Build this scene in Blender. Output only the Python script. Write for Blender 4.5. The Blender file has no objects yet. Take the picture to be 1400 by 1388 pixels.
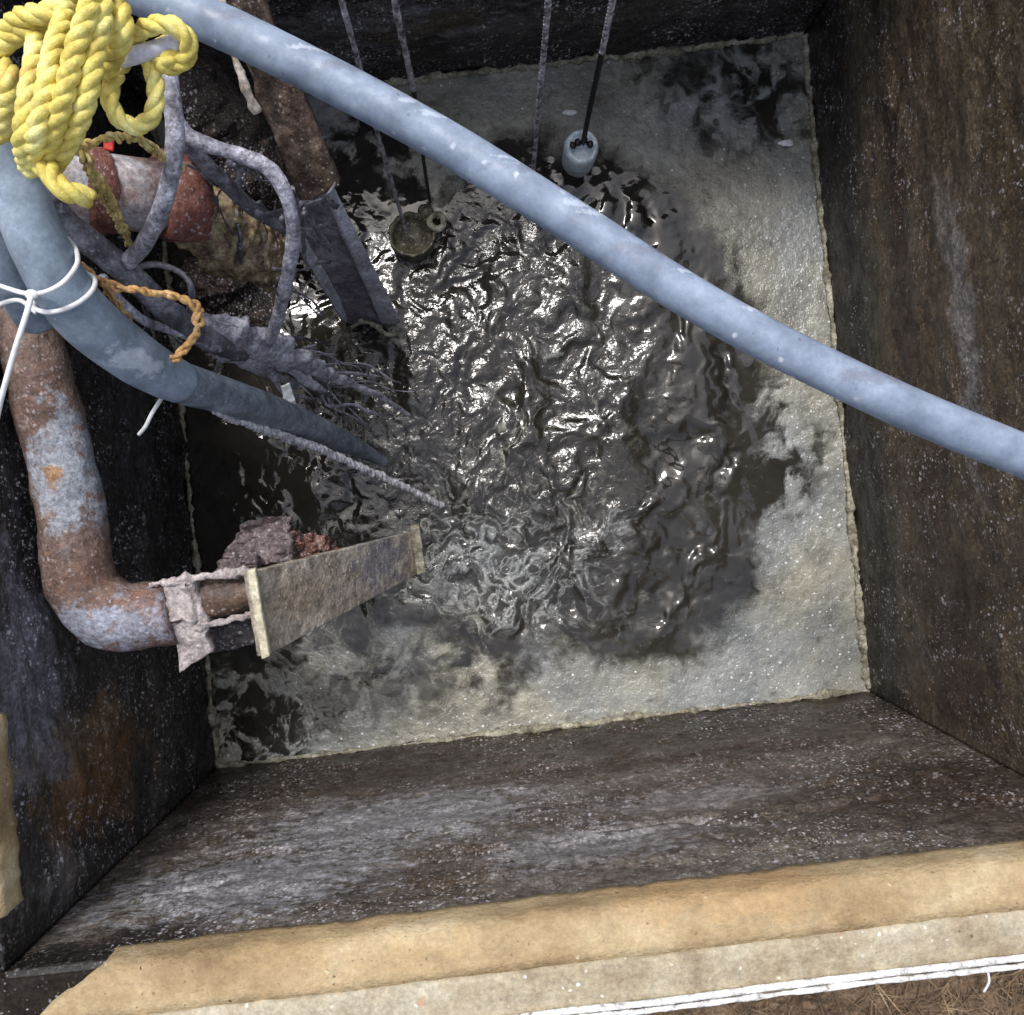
import bpy, bmesh, math, random
import numpy as np
from mathutils import Vector, Quaternion, Matrix
random.seed(7); RNG = np.random.default_rng(11)
S = bpy.context.scene
C = S.collection
# ------------------------------------------------------------------ camera
F, CX, CY, ZC = 1200.0, 700.0, 694.0, 2.4
camd = bpy.data.cameras.new('camera'); cam = bpy.data.objects.new('camera', camd); C.objects.link(cam)
camd.sensor_width = 36; camd.lens = 36 * F / 1400; camd.clip_start = .02; camd.clip_end = 500
nd = Vector((-10 / F, 24 / F, -1)).normalized()
Q = nd.rotation_difference(Vector((0, 0, -1)))
cam.rotation_mode = 'QUATERNION'; cam.rotation_quaternion = Q; cam.location = (0, 0, ZC)
S.camera = cam
RM = np.array(Q.to_matrix())
def P(u, v, z):
    d = Q @ Vector(((u - CX) / F, (CY - v) / F, -1))
    t = (z - ZC) / d.z
    return Vector((d.x * t, d.y * t, z))
def px(pts):
    p = np.asarray(pts, float) - np.array([0, 0, ZC])
    c = p @ RM
    return CX + F * c[..., 0] / -c[..., 2], CY - F * c[..., 1] / -c[..., 2]
# ------------------------------------------------------------------ noise
_perm = RNG.permutation(4096)
def _h(ix, iy, iz): return _perm[(_perm[(_perm[ix & 4095] + iy) & 4095] + iz) & 4095] / 4095.0
def vnoise(p):
    p = np.asarray(p, float); i = np.floor(p).astype(int); f = p - i
    f = f * f * f * (f * (f * 6 - 15) + 10)
    x, y, z = i[..., 0], i[..., 1], i[..., 2]; fx, fy, fz = f[..., 0], f[..., 1], f[..., 2]
    def l(a, b, t): return a + (b - a) * t
    c00 = l(_h(x, y, z), _h(x + 1, y, z), fx); c10 = l(_h(x, y + 1, z), _h(x + 1, y + 1, z), fx)
    c01 = l(_h(x, y, z + 1), _h(x + 1, y, z + 1), fx); c11 = l(_h(x, y + 1, z + 1), _h(x + 1, y + 1, z + 1), fx)
    return l(l(c00, c10, fy), l(c01, c11, fy), fz) * 2 - 1
def fbm(p, scale, octv=4, gain=.5, off=0.):
    p = np.asarray(p, float) * scale + off
    a, s, t = 1., np.zeros(p.shape[:-1]), 0.
    for k in range(octv):
        s += a * vnoise(p + 17.3 * k); t += a; a *= gain; p = p * 2.03
    return s / t * 1.6
def sstep(a, b, x):
    t = np.clip((x - a) / (b - a), 0, 1); return t * t * (3 - 2 * t)
# ------------------------------------------------------------------ materials
def srgb(r, g, b):
    f = lambda c: (c / 255 / 12.92) if c / 255 <= .04045 else ((c / 255 + .055) / 1.055) ** 2.4
    return (f(r), f(g), f(b), 1)
class NT:
    def __init__(s, name):
        s.m = bpy.data.materials.new(name); s.m.use_nodes = True
        s.t = s.m.node_tree; s.bsdf = s.t.nodes['Principled BSDF']
        s.pos = s.n('ShaderNodeNewGeometry').outputs['Position']
    def n(s, kind, **k):
        x = s.t.nodes.new(kind)
        for a, b in k.items(): setattr(x, a, b)
        return x
    def l(s, a, b): s.t.links.new(a, b)
    def inp(s, node, key, val):
        if hasattr(val, 'is_linked') or hasattr(val, 'links'): s.l(val, node.inputs[key])
        else: node.inputs[key].default_value = val
    def vscale(s, v, sc):
        x = s.n('ShaderNodeVectorMath', operation='MULTIPLY'); s.l(v, x.inputs[0]); x.inputs[1].default_value = sc; return x.outputs[0]
    def noise(s, v, scale, detail=6, rough=.6, dist=0.):
        x = s.n('ShaderNodeTexNoise'); s.l(v, x.inputs['Vector'])
        x.inputs['Scale'].default_value = scale; x.inputs['Detail'].default_value = detail
        x.inputs['Roughness'].default_value = rough; x.inputs['Distortion'].default_value = dist
        return x.outputs['Fac']
    def vor(s, v, scale):
        x = s.n('ShaderNodeTexVoronoi'); s.l(v, x.inputs['Vector']); x.inputs['Scale'].default_value = scale
        return x.outputs['Distance'], x.outputs['Color']
    def ramp(s, fac, stops):
        x = s.n('ShaderNodeValToRGB'); r = x.color_ramp
        while len(r.elements) < len(stops): r.elements.new(.5)
        for e, (p, c) in zip(r.elements, stops): e.position = p; e.color = c
        s.l(fac, x.inputs[0]); return x.outputs[0]
    def math(s, op, a, b=0., c=0.):
        x = s.n('ShaderNodeMath', operation=op)
        for i, v in enumerate((a, b, c)): s.inp(x, i, v)
        return x.outputs[0]
    def mapr(s, v, a, b, c=0., d=1., smooth=True):
        x = s.n('ShaderNodeMapRange'); 
        if smooth: x.interpolation_type = 'SMOOTHSTEP'
        s.inp(x, 0, v)
        for i, q in enumerate((a, b, c, d)): x.inputs[i + 1].default_value = q
        return x.outputs[0]
    def mix(s, fac, a, b):
        x = s.n('ShaderNodeMix', data_type='RGBA')
        s.inp(x, 0, fac); s.inp(x, 6, a); s.inp(x, 7, b); return x.outputs[2]
    def bump(s, h, strength, dist, prev=None):
        x = s.n('ShaderNodeBump'); s.l(h, x.inputs['Height'])
        s.inp(x, 'Strength', strength); x.inputs['Distance'].default_value = dist
        if prev: s.l(prev, x.inputs['Normal'])
        return x.outputs[0]
    def sep(s, v):
        x = s.n('ShaderNodeSeparateXYZ'); s.l(v, x.inputs[0]); return x.outputs
def grime(name, ramp, scale=8., detail=8, nrough=.65, stretch=(1, 1, 1), specks=(), rough=(.35, .75), bump=((60, .4, .01),),
          patches=(), band=None, metallic=0., spec=.5, vdist=0., grit=.8):
    t = NT(name); v = t.vscale(t.pos, stretch)
    col = t.ramp(t.noise(v, scale, detail, nrough, vdist), ramp)
    for (c, r, colr, amt, ns) in patches:
        a = t.n('ShaderNodeVectorMath', operation='SUBTRACT'); t.l(t.pos, a.inputs[0]); a.inputs[1].default_value = c
        b = t.n('ShaderNodeVectorMath', operation='DIVIDE'); t.l(a.outputs[0], b.inputs[0]); b.inputs[1].default_value = r
        ln = t.n('ShaderNodeVectorMath', operation='LENGTH'); t.l(b.outputs[0], ln.inputs[0])
        nn = t.noise(v, ns, 8, .7)
        f = t.math('ADD', t.math('MULTIPLY', t.math('SUBTRACT', nn, .5), 4.2), t.math('SUBTRACT', 1.0, ln.outputs['Value']))
        col = t.mix(t.mapr(f, -.15, .45, 0, amt), col, colr)
    if band:     # slime band that clings to the wall just above the waterline
        (z0, z1, colr, amt) = band
        zz = t.math('ADD', t.sep(t.pos)[2], t.math('MULTIPLY', t.math('SUBTRACT', t.noise(v, 5, 6, .6), .5), .22))
        col = t.mix(t.mapr(zz, z0, z1, amt, 0), col, colr)
    gr = t.math('MULTIPLY', t.mapr(t.noise(t.pos, 130, 5, .75), .34, .66, 1 - .55 * grit, 1 + .55 * grit, False), t.mapr(t.noise(t.pos, 38, 6, .7), .34, .66, 1 - .4 * grit, 1 + .4 * grit, False))
    gm = t.n('ShaderNodeVectorMath', operation='SCALE'); t.l(col, gm.inputs[0]); t.l(gr, gm.inputs['Scale']); col = gm.outputs[0]
    rgh = t.mapr(t.noise(v, scale * 2.3, 5, .6), .35, .65, rough[0], rough[1])
    if specks:
        wn = t.n('ShaderNodeTexNoise'); t.l(t.pos, wn.inputs['Vector']); wn.inputs['Scale'].default_value = 160; wn.inputs['Detail'].default_value = 2
        wv = t.n('ShaderNodeVectorMath', operation='MULTIPLY_ADD'); t.l(wn.outputs['Color'], wv.inputs[0]); wv.inputs[1].default_value = (.008, .008, .008); t.l(t.pos, wv.inputs[2]); wpos = wv.outputs[0]
    for (sc, size, keep, colr, amt) in specks:
        d, cc = t.vor(wpos, sc)
        sel = t.math('GREATER_THAN', t.sep(cc)[0], 1 - keep)
        clump = t.mapr(t.noise(t.pos, 5, 5, .7), .40, .60, .12, 1)
        f = t.math('MULTIPLY', t.math('MULTIPLY', t.mapr(d, size, size * .5, 0, amt), sel), clump)
        col = t.mix(f, col, colr)
    nrm = None
    for (sc, st, ds) in bump:
        nrm = t.bump(t.noise(v, sc, 6, .65), st, ds, nrm)
    t.l(nrm, t.bsdf.inputs['Normal']); t.l(col, t.bsdf.inputs['Base Color']); t.l(rgh, t.bsdf.inputs['Roughness'])
    t.bsdf.inputs['Metallic'].default_value = metallic; t.bsdf.inputs['Specular IOR Level'].default_value = spec
    return t.m
# ------------------------------------------------------------------ objects
def mesh_obj(name, V, Fc, mat, parent=None, smooth=True, loc=None):
    V = np.asarray([tuple(v) for v in V], float) if not isinstance(V, np.ndarray) else V
    if parent is not None: o0 = np.array(parent['_w'])
    elif loc is not None: o0 = np.array(loc)
    else: o0 = np.zeros(3)
    m = bpy.data.meshes.new(name); m.from_pydata((V - o0).tolist(), [], [tuple(int(i) for i in f) for f in Fc]); m.update()
    if smooth: m.polygons.foreach_set('use_smooth', [True] * len(m.polygons))
    m.materials.append(mat)
    o = bpy.data.objects.new(name, m); C.objects.link(o)
    if parent is not None:
        o.parent = parent; o['_w'] = parent['_w']
    else: o.location = o0; o['_w'] = tuple(o0)
    return o
def tag(o, label, cat, group=None):
    o['label'] = label; o['category'] = cat
    if group: o['group'] = group
    return o
def thing(name, label, cat, loc, group=None):
    o = bpy.data.objects.new(name, None); C.objects.link(o); o.location = loc; o['_w'] = tuple(loc); o.empty_display_size = .05
    return tag(o, label, cat, group)
def kind(o, k): o['kind'] = k; return o
def spline(pts, n):
    """Catmull-Rom through rows of pts, roughly even in arc length."""
    p = np.array([tuple(q) for q in pts], float)
    e = np.vstack([2 * p[0] - p[1], p, 2 * p[-1] - p[-2]])
    out = []
    for i in range(len(p) - 1):
        a, b, c, d = e[i:i + 4]
        for t in np.linspace(0, 1, 24, endpoint=False):
            out.append(.5 * ((2 * b) + (c - a) * t + (2 * a - 5 * b + 4 * c - d) * t * t + (3 * b - a - 3 * c + d) * t ** 3))
    out.append(p[-1]); out = np.array(out)
    L = np.r_[0, np.cumsum(np.linalg.norm(np.diff(out[:, :3], axis=0), axis=1))]
    s = np.linspace(0, L[-1], n)
    return np.stack([np.interp(s, L, out[:, k]) for k in range(out.shape[1])], 1), L[-1]
def frames(p):
    t = np.gradient(p, axis=0); t /= np.linalg.norm(t, axis=1)[:, None] + 1e-12
    a = Vector(t[0]); u = a.orthogonal().normalized(); U = [np.array(u)]
    for i in range(1, len(p)):
        q = Vector(t[i - 1]).rotation_difference(Vector(t[i])); u = (q @ u); U.append(np.array(u))
    U = np.array(U); return t, U, np.cross(t, U)
def tube(pts, rad, n=60, m=14, rough=0., rscale=30, flat=(1, 1), caps=True, twist=0.):
    """pts rows (x,y,z) or (x,y,z,r). Returns V,F."""
    p, L = spline(pts, n)
    r = p[:, 3] if p.shape[1] > 3 else np.full(n, rad); p = p[:, :3]
    t, U, W = frames(p); V = []
    ang = np.linspace(0, 2 * np.pi, m, endpoint=False)
    A = ang[None, :] + np.linspace(0, twist, n)[:, None]
    V = p[:, None, :] + (r[:, None, None] * (np.cos(A)[..., None] * U[:, None, :] * flat[0] + np.sin(A)[..., None] * W[:, None, :] * flat[1]))
    if rough:
        d = V - p[:, None, :]; V = p[:, None, :] + d * (1 + rough * fbm(V, rscale, 3))[..., None]
    V = V.reshape(-1, 3); Fc = []
    for i in range(n - 1):
        for j in range(m):
            a = i * m + j; b = i * m + (j + 1) % m; Fc.append((a, b, b + m, a + m))
    if caps: Fc.append(tuple(range(m - 1, -1, -1))); Fc.append(tuple((n - 1) * m + j for j in range(m)))
    return V, Fc
def rope(pts, R, pitch=None, n=None, m=7, strands=3, fray=0.):
    """Laid rope: helical strands about the path."""
    pitch = pitch or R * 5.5
    _, L = spline(pts, 50); n = n or max(40, int(L / (R * .5)))
    p, L = spline(pts, n); p = p[:, :3]; t, U, W = frames(p); Vs, Fs, o = [], [], 0
    s = np.linspace(0, L, n); rs = R * .56
    for k in range(strands):
        a = 2 * np.pi * (s / pitch + k / strands)
        c = p + (R * .46) * (np.cos(a)[:, None] * U + np.sin(a)[:, None] * W)
        if fray: c = c + fray * R * np.stack([fbm(c, 60, 2, off=9 * k + 31 * j) for j in range(3)], 1)
        tt, UU, WW = frames(c); ang = np.linspace(0, 2 * np.pi, m, endpoint=False)
        V = c[:, None, :] + rs * (np.cos(ang)[None, :, None] * UU[:, None, :] + np.sin(ang)[None, :, None] * WW[:, None, :])
        Vs.append(V.reshape(-1, 3))
        for i in range(n - 1):
            for j in range(m):
                a_ = o + i * m + j; b_ = o + i * m + (j + 1) % m; Fs.append((a_, b_, b_ + m, a_ + m))
        Fs.append(tuple(o + j for j in range(m - 1, -1, -1))); Fs.append(tuple(o + (n - 1) * m + j for j in range(m)))
        o += n * m
    return np.vstack(Vs), Fs
def join(*parts):
    V, Fc, o = [], [], 0
    for v, f in parts:
        v = np.asarray(v); V.append(v); Fc += [tuple(i + o for i in q) for q in f]; o += len(v)
    return np.vstack(V), Fc
def ball(c, r, sub=3, amp=.0, sc=20, off=0.):
    bm = bmesh.new(); bmesh.ops.create_icosphere(bm, subdivisions=sub, radius=1)
    v = np.array([tuple(q.co) for q in bm.verts]); f = [[q.index for q in fc.verts] for fc in bm.faces]; bm.free()
    r = np.array(r if hasattr(r, '__len__') else (r, r, r)); w = v * r + np.array(c)
    if amp: w = np.array(c) + (w - np.array(c)) * (1 + amp * fbm(w, sc, 4, off=off))[:, None]
    return w, f
def lathe(profile, base, axis, m=40, rough=0., rscale=30):
    """profile rows (radius, height along axis)."""
    ax = Vector(axis).normalized(); u = ax.orthogonal().normalized(); w = ax.cross(u); n = len(profile); V = []
    for r, h in profile:
        for j in range(m):
            a = 2 * math.pi * j / m; V.append(tuple(Vector(base) + ax * h + (u * math.cos(a) + w * math.sin(a)) * r))
    V = np.array(V)
    if rough: V = V + rough * np.stack([fbm(V, rscale, 3, off=7 * k) for k in range(3)], 1)
    Fc = []
    for i in range(n - 1):
        for j in range(m):
            a = i * m + j; b = i * m + (j + 1) % m; Fc.append((a, b, b + m, a + m))
    Fc.append(tuple(range(m - 1, -1, -1))); Fc.append(tuple((n - 1) * m + j for j in range(m)))
    return V, Fc
def plate(corners, thick, nu=40, nv=20, amp=.002, sc=30, edge=.0):
    """bilinear sheet a,b,c,d with thickness below; rough surface and nibbled edges."""
    a, b, c, d = [np.array(tuple(q)) for q in corners]
    nrm = np.cross(b - a, d - a); nrm /= np.linalg.norm(nrm)
    if nrm[2] < 0: nrm = -nrm
    u, v = np.meshgrid(np.linspace(0, 1, nu), np.linspace(0, 1, nv), indexing='ij')
    g = (a * ((1 - u) * (1 - v))[..., None] + b * (u * (1 - v))[..., None] + c * (u * v)[..., None] + d * ((1 - u) * v)[..., None])
    if edge:
        ed = np.maximum(np.abs(u - .5), np.abs(v - .5)) * 2
        cen = (a + b + c + d) / 4
        e = edge * fbm(g, sc, 3, off=3.3) * (ed > .93)
        g = g + (g - cen) / (np.linalg.norm(g - cen, axis=-1)[..., None] + 1e-9) * e[..., None]
    top = g + nrm * (amp * fbm(g, sc, 4))[..., None]
    bot = g - nrm * thick + nrm * (amp * fbm(g, sc, 3, off=5))[..., None]
    return slab(top, bot)
def slab(top, bot):
    nu, nv = top.shape[:2]; N = nu * nv
    V = np.vstack([top.reshape(-1, 3), bot.reshape(-1, 3)]); Fc = []
    I = lambda i, j: i * nv + j
    for i in range(nu - 1):
        for j in range(nv - 1):
            q = (I(i, j), I(i + 1, j), I(i + 1, j + 1), I(i, j + 1)); Fc.append(q); Fc.append(tuple(N + k for k in reversed(q)))
    ring = [I(i, 0) for i in range(nu)] + [I(nu - 1, j) for j in range(1, nv)] + [I(i, nv - 1) for i in range(nu - 2, -1, -1)] + [I(0, j) for j in range(nv - 2, 0, -1)]
    for k in range(len(ring)):
        a, b = ring[k], ring[(k + 1) % len(ring)]; Fc.append((b, a, N + a, N + b))
    return V, Fc
# ================================================================== SETTING
ZR = 1.05                                                     # height of the pit rim above the water
TL, TR, BR, BL = P(205, 150, 0), P(1100, 47, 0), P(1188, 945, 0), P(296, 1050, 0)
CEN = (TL + TR + BR + BL) / 4
WHITE = srgb(225, 222, 225)
glint_crust_specks = lambda a=.8, k=.35: ((170, .40, k, srgb(196, 192, 196), a * .8), (90, .36, k * .8, srgb(205, 200, 205), a), (46, .24, k * .45, srgb(205, 202, 206), a))  # white specks in the colour: painted wet glints, and mineral crust
# --- water: one sheet of churned water
N = 640
sx = np.linspace(-.98, .98, N)
X, Y = np.meshgrid(sx, sx, indexing='ij')
e1 = np.array((TR - TL)[:2]) ; e1 /= np.linalg.norm(e1); e2 = np.array([-e1[1], e1[0]])
G = np.stack([CEN.x + X * e1[0] + Y * e2[0], CEN.y + X * e1[1] + Y * e2[1], np.zeros_like(X)], -1)
U_, V_ = px(G)
def sdist(poly, u, v):
    poly = np.array(poly, float); d = np.full(u.shape, 1e9); ins = np.zeros(u.shape, bool)
    for i in range(len(poly)):
        a, b = poly[i], poly[(i + 1) % len(poly)]; ab = b - a
        t = np.clip(((u - a[0]) * ab[0] + (v - a[1]) * ab[1]) / (ab @ ab), 0, 1)
        d = np.minimum(d, np.hypot(u - a[0] - t * ab[0], v - a[1] - t * ab[1]))
        c = ((a[1] > v) != (b[1] > v)) & (u < (b[0] - a[0]) * (v - a[1]) / (b[1] - a[1] + 1e-9) + a[0]); ins ^= c
    return np.where(ins, -d, d)
OPEN = [(380, 235), (470, 215), (540, 250), (610, 275), (650, 245), (690, 215), (745, 198), (850, 222), (930, 268), (1000, 340), (1025, 420),
        (1036, 500), (1036, 590), (1046, 640), (1048, 700), (1036, 780), (1000, 860), (930, 895), (840, 905), (790, 885), (700, 905), (620, 870),
        (560, 855), (490, 872), (420, 872), (350, 885), (300, 905), (262, 915), (200, 600), (190, 200)]
CRINK = [(560, 310), (640, 275), (760, 330), (850, 370), (880, 460), (830, 560), (850, 660), (870, 800), (760, 830), (700, 865), (590, 830), (560, 720), (520, 560), (540, 420)]
SMOOTH = [(760, 230), (860, 240), (960, 300), (1010, 400), (1020, 520), (980, 620), (1000, 740), (960, 840), (850, 890), (800, 840), (880, 760), (890, 620), (890, 480), (860, 370), (760, 310)]
w1 = fbm(G, 5, 4, off=1.7) * 38 + fbm(G, 22, 3, off=8.1) * 16; w2 = fbm(G, 5, 4, off=5.2) * 38 + fbm(G, 22, 3, off=2.9) * 16
wk = 1 - .7 * sstep(650, 800, U_)
dO = sdist(OPEN, U_ + w1 * wk, V_ + w2 * wk)
dC = sdist(CRINK, U_ + w1, V_ + w2); dS = sdist(SMOOTH, U_ + w1, V_ + w2)
turb = np.clip(1 - sstep(-30, 60, dC), 0, 1); calm = 1 - sstep(-40, 20, dS)
inside = 1 - sstep(-60, 10, dO)
left = 1 - sstep(480, 600, U_)
warp = np.stack([fbm(G, 9, 3, off=4.), fbm(G, 9, 3, off=14.), np.zeros_like(X)], -1) * .035
Gw = G + warp
def gb(cx, cy, rx, ry): return np.exp(-(((U_ + w1 * .5 - cx) / rx) ** 2 + ((V_ + w2 * .5 - cy) / ry) ** 2))
swell = fbm(Gw * np.array([1.35, .75, 1]), 9, 1, off=11.)
round_ = fbm(G + warp * 1.3, 21, 2, .35, off=2.)
crink = fbm(G + warp * .8, 44, 2, .5, off=6.)
heave = fbm((G + warp * 1.6) * np.array([1.7, .7, 1]), 13, 1, off=91.)
zone_round = np.clip(gb(755, 600, 110, 170) + gb(615, 370, 70, 60) * .7 + gb(720, 855, 120, 40) * .8 + .6 * gb(925, 790, 70, 80) + .85 * gb(1000, 600, 45, 170) + .5 * gb(840, 400, 60, 70) + .4 * gb(430, 650, 120, 60), 0, 1)
zone_crink = np.clip(turb * (.45 + .55 * (1 - sstep(640, 820, U_))) + .5 * left, 0, 1)
H = inside * (.006 * swell * (.5 + .5 * turb) + .0058 * round_ * (.16 + .84 * zone_round) * (1 - .75 * calm * (1 - zone_round)) + .0016 * crink * zone_crink * (1 - .95 * calm) + .0052 * heave * (calm + .5 * zone_round))
H += .0012 * fbm(G, 14, 3, off=3.) * (1 - inside)
WV = G.copy(); WV[..., 2] = H
idx = np.arange(N * N).reshape(N, N)
quads = np.stack([idx[:-1, :-1], idx[1:, :-1], idx[1:, 1:], idx[:-1, 1:]], -1).reshape(-1, 4)
t = NT('murky_water')
at = t.n('ShaderNodeAttribute', attribute_name='turbulence').outputs['Fac']
t.l(t.ramp(t.noise(t.pos, 5, 5, .6, .6), [(.3, (.011, .010, .008, 1)), (.7, (.036, .032, .025, 1))]), t.bsdf.inputs['Base Color'])
t.bsdf.inputs['Roughness'].default_value = .025; t.bsdf.inputs['IOR'].default_value = 1.58
b1 = t.bump(t.noise(t.pos, 75, 3, .5, .8), t.math('MULTIPLY_ADD', at, .38, .02), .0045)
t.l(b1, t.bsdf.inputs['Normal']); M_water = t.m
water = kind(mesh_obj('water', WV.reshape(-1, 3), quads, M_water), 'structure')
ad = water.data.attributes.new('turbulence', 'FLOAT', 'POINT'); ad.data.foreach_set('value', np.clip(inside * (.3 + .7 * turb) * (1 - .85 * calm), 0, 1).ravel().astype(np.float32))
# --- floating scum: a thin broken skin of its own over the quiet water
def blob(cx, cy, r, soft=1.): return np.exp(-(((U_ + w1 * .6 - cx) ** 2 + (V_ + w2 * .6 - cy) ** 2) / (r * r)) * soft)
dens = sstep(-38, 46, dO + 20 * fbm(G + warp * 2.5, 13, 4, .6, off=81.))
mott = fbm(Gw, 24, 5, .62, off=21.); mott2 = fbm(Gw, 9, 4, .6, off=31.)
dens = dens * (.86 + .10 * mott2)
for (cx, cy, r, k) in ((1010, 120, 100, .40), (1075, 110, 70, .30), (455, 950, 80, .45), (560, 945, 60, .30), (345, 1000, 80, .62), (1085, 590, 70, .30), (1062, 655, 45, .45),
                       (490, 235, 80, .75), (560, 190, 60, .35), (900, 95, 60, .2), (335, 935, 60, .5), (640, 905, 50, .3)):
    dens -= blob(cx, cy, r) * k * (1.0 + 1.5 * mott)
# whirled streaks of thin froth over the churned part
strk = np.clip(1 - np.abs(fbm(Gw + warp * 1.5, 11, 4, .55, off=41.)) * 4.5, 0, 1)
strk2 = np.clip(1 - np.abs(fbm(Gw + warp * 2.2, 19, 4, .6, off=61.)) * 3.6, 0, 1)
dens += inside * (strk + strk2) * (.34 * blob(720, 780, 190) + .28 * blob(640, 820, 130) + .24 * blob(760, 420, 200) + .22 * blob(930, 760, 120) + .22 * blob(620, 620, 160) + .3 * blob(1050, 640, 70)) * (1 - .4 * calm)
dens += .55 * (strk + .7 * strk2) * (.8 * blob(400, 950, 110) + .7 * blob(330, 1000, 70)) + .14 * blob(360, 960, 120)
dens += inside * .34 * blob(640, 850, 110) * (1 + mott)
dens = np.clip(dens, 0, 1)
keep = dens.reshape(-1)[quads].max(1) > .14
fq = quads[keep]; used = np.unique(fq); rm = np.full(N * N, -1); rm[used] = np.arange(len(used))
SV = WV.reshape(-1, 3)[used].copy(); SV[:, 2] += .0025 + .003 * dens.reshape(-1)[used] + .0012 * fbm(SV, 60, 3)
t = NT('grey_scum')
al = t.n('ShaderNodeAttribute', attribute_name='cover').outputs['Fac']
nn = t.noise(t.pos, 55, 8, .7, .4)
wsp = t.noise(t.pos, 11, 7, .68, 1.6)
alpha = t.mapr(t.math('ADD', al, t.math('ADD', t.math('MULTIPLY', t.math('SUBTRACT', nn, .5), .55), t.math('MULTIPLY', t.math('SUBTRACT', wsp, .5), .5))), .10, .88, 0, .93)
base = t.ramp(t.noise(t.pos, 7, 7, .65), [(.3, srgb(112, 110, 100)), (.5, srgb(148, 145, 132)), (.72, srgb(182, 178, 160))])
base = t.mix(t.mapr(t.noise(t.pos, 2.2, 3, .5), .4, .6, 0, .5), base, srgb(138, 147, 156))
d, cc = t.vor(t.pos, 130); base = t.mix(t.math('MULTIPLY', t.mapr(d, .2, .08, 0, .8), t.math('GREATER_THAN', t.sep(cc)[0], .7)), base, WHITE)
base = t.mix(t.mapr(t.noise(t.pos, 110, 5, .75), .48, .70, 0, .45), base, srgb(90, 88, 80))
base = t.mix(t.mapr(t.noise(t.pos, 26, 7, .75, .6), .52, .70, 0, .65), base, srgb(84, 84, 78))
t.l(base, t.bsdf.inputs['Base Color']); t.l(alpha, t.bsdf.inputs['Alpha']); t.bsdf.inputs['Roughness'].default_value = .27
vd, vc = t.vor(t.pos, 190); vd2, vc2 = t.vor(t.pos, 85)
froth = t.math('ADD', t.math('MULTIPLY', vd, -1.0), t.math('MULTIPLY', vd2, -.8))
t.l(t.bump(froth, .28, .005, t.bump(t.noise(t.pos, 40, 5, .6), .25, .010)), t.bsdf.inputs['Normal'])
scum = kind(mesh_obj('scum', SV, rm[fq], t.m), 'stuff'); scum['label'] = 'grey scum floating on the quiet water along the walls'
a2 = scum.data.attributes.new('cover', 'FLOAT', 'POINT'); a2.data.foreach_set('value', dens.reshape(-1)[used].astype(np.float32))
# bubbles
M_bub = grime('bubble_white', [(.3, srgb(185, 188, 190)), (.7, srgb(235, 235, 235))], rough=(.05, .2), bump=((100, .05, .002),), grit=0)
flatV = WV.reshape(-1, 3); cand = np.flatnonzero((dens.ravel() > .7)); bb = []
wgt = (sstep(850, 1150, U_) + .5 * sstep(850, 950, V_) + .25).ravel()[cand]; wgt /= wgt.sum()
for i in RNG.choice(cand, 700, replace=False, p=wgt):
    r = abs(RNG.normal(.0018, .0014)) + .0010
    bb.append(ball(flatV[i] + np.array([0, 0, .004]), (r, r, r * .7), 1))
bub = kind(mesh_obj('bubbles', *join(*bb), M_bub), 'stuff'); bub['label'] = 'white bubbles scattered over the grey scum'
# --- pit walls
def wall_mat(name, ramp, stretch, patches=(), band=None, sp=.35, rough=(.2, .55), wb_=((14, .3, .02), (70, .45, .010), (220, .35, .004))):
    return grime(name, ramp, 7, 9, .68, stretch, glint_crust_specks(.75, sp), rough, wb_, patches, band, grit=1.15)
SL = (.012, .010, .009, 1)
band = (.16, .36, SL, .9)
pt = lambda u, v, z: tuple(P(u, v, z))
def wp(A, B, u, v):          # where the line of sight meets the upright wall from A to B
    d = P(u, v, 0) - Vector((0, 0, ZC)); n = Vector((-(B - A).y, (B - A).x, 0)); k = n.dot(A - Vector((0, 0, ZC))) / n.dot(d)
    return tuple(Vector((0, 0, ZC)) + d * k)
wr = lambda u, v: wp(TR, BR, u, v)
wb = lambda u, v: wp(BR, BL, u, v)
wl = lambda u, v: wp(BL, TL, u, v)
wt_ = lambda u, v: wp(TL, TR, u, v)
M_right = wall_mat('brown_slime_wall', [(.2, (.052, .036, .022, 1)), (.45, (.086, .062, .038, 1)), (.62, (.106, .078, .050, 1)), (.85, (.13, .10, .072, 1))], (1., .75, 1.),
                   [(wr(1320, 440), (.3, .26, .045), (.22, .20, .19, 1), .7, 14), (wr(1290, 300), (.3, .10, .03), (.18, .165, .15, 1), .5, 16), (wr(1330, 580), (.3, .14, .04), (.17, .155, .15, 1), .5, 16),
                    (wr(1230, 350), (.3, .5, .05), (.034, .019, .014, 1), .75, 9), (wr(1300, 850), (.3, .3, .2), (.034, .021, .014, 1), .8, 7), (wr(1380, 250), (.3, .3, .06), (.056, .038, .018, 1), .6, 8)], band, .3, (.25, .6))
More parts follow.
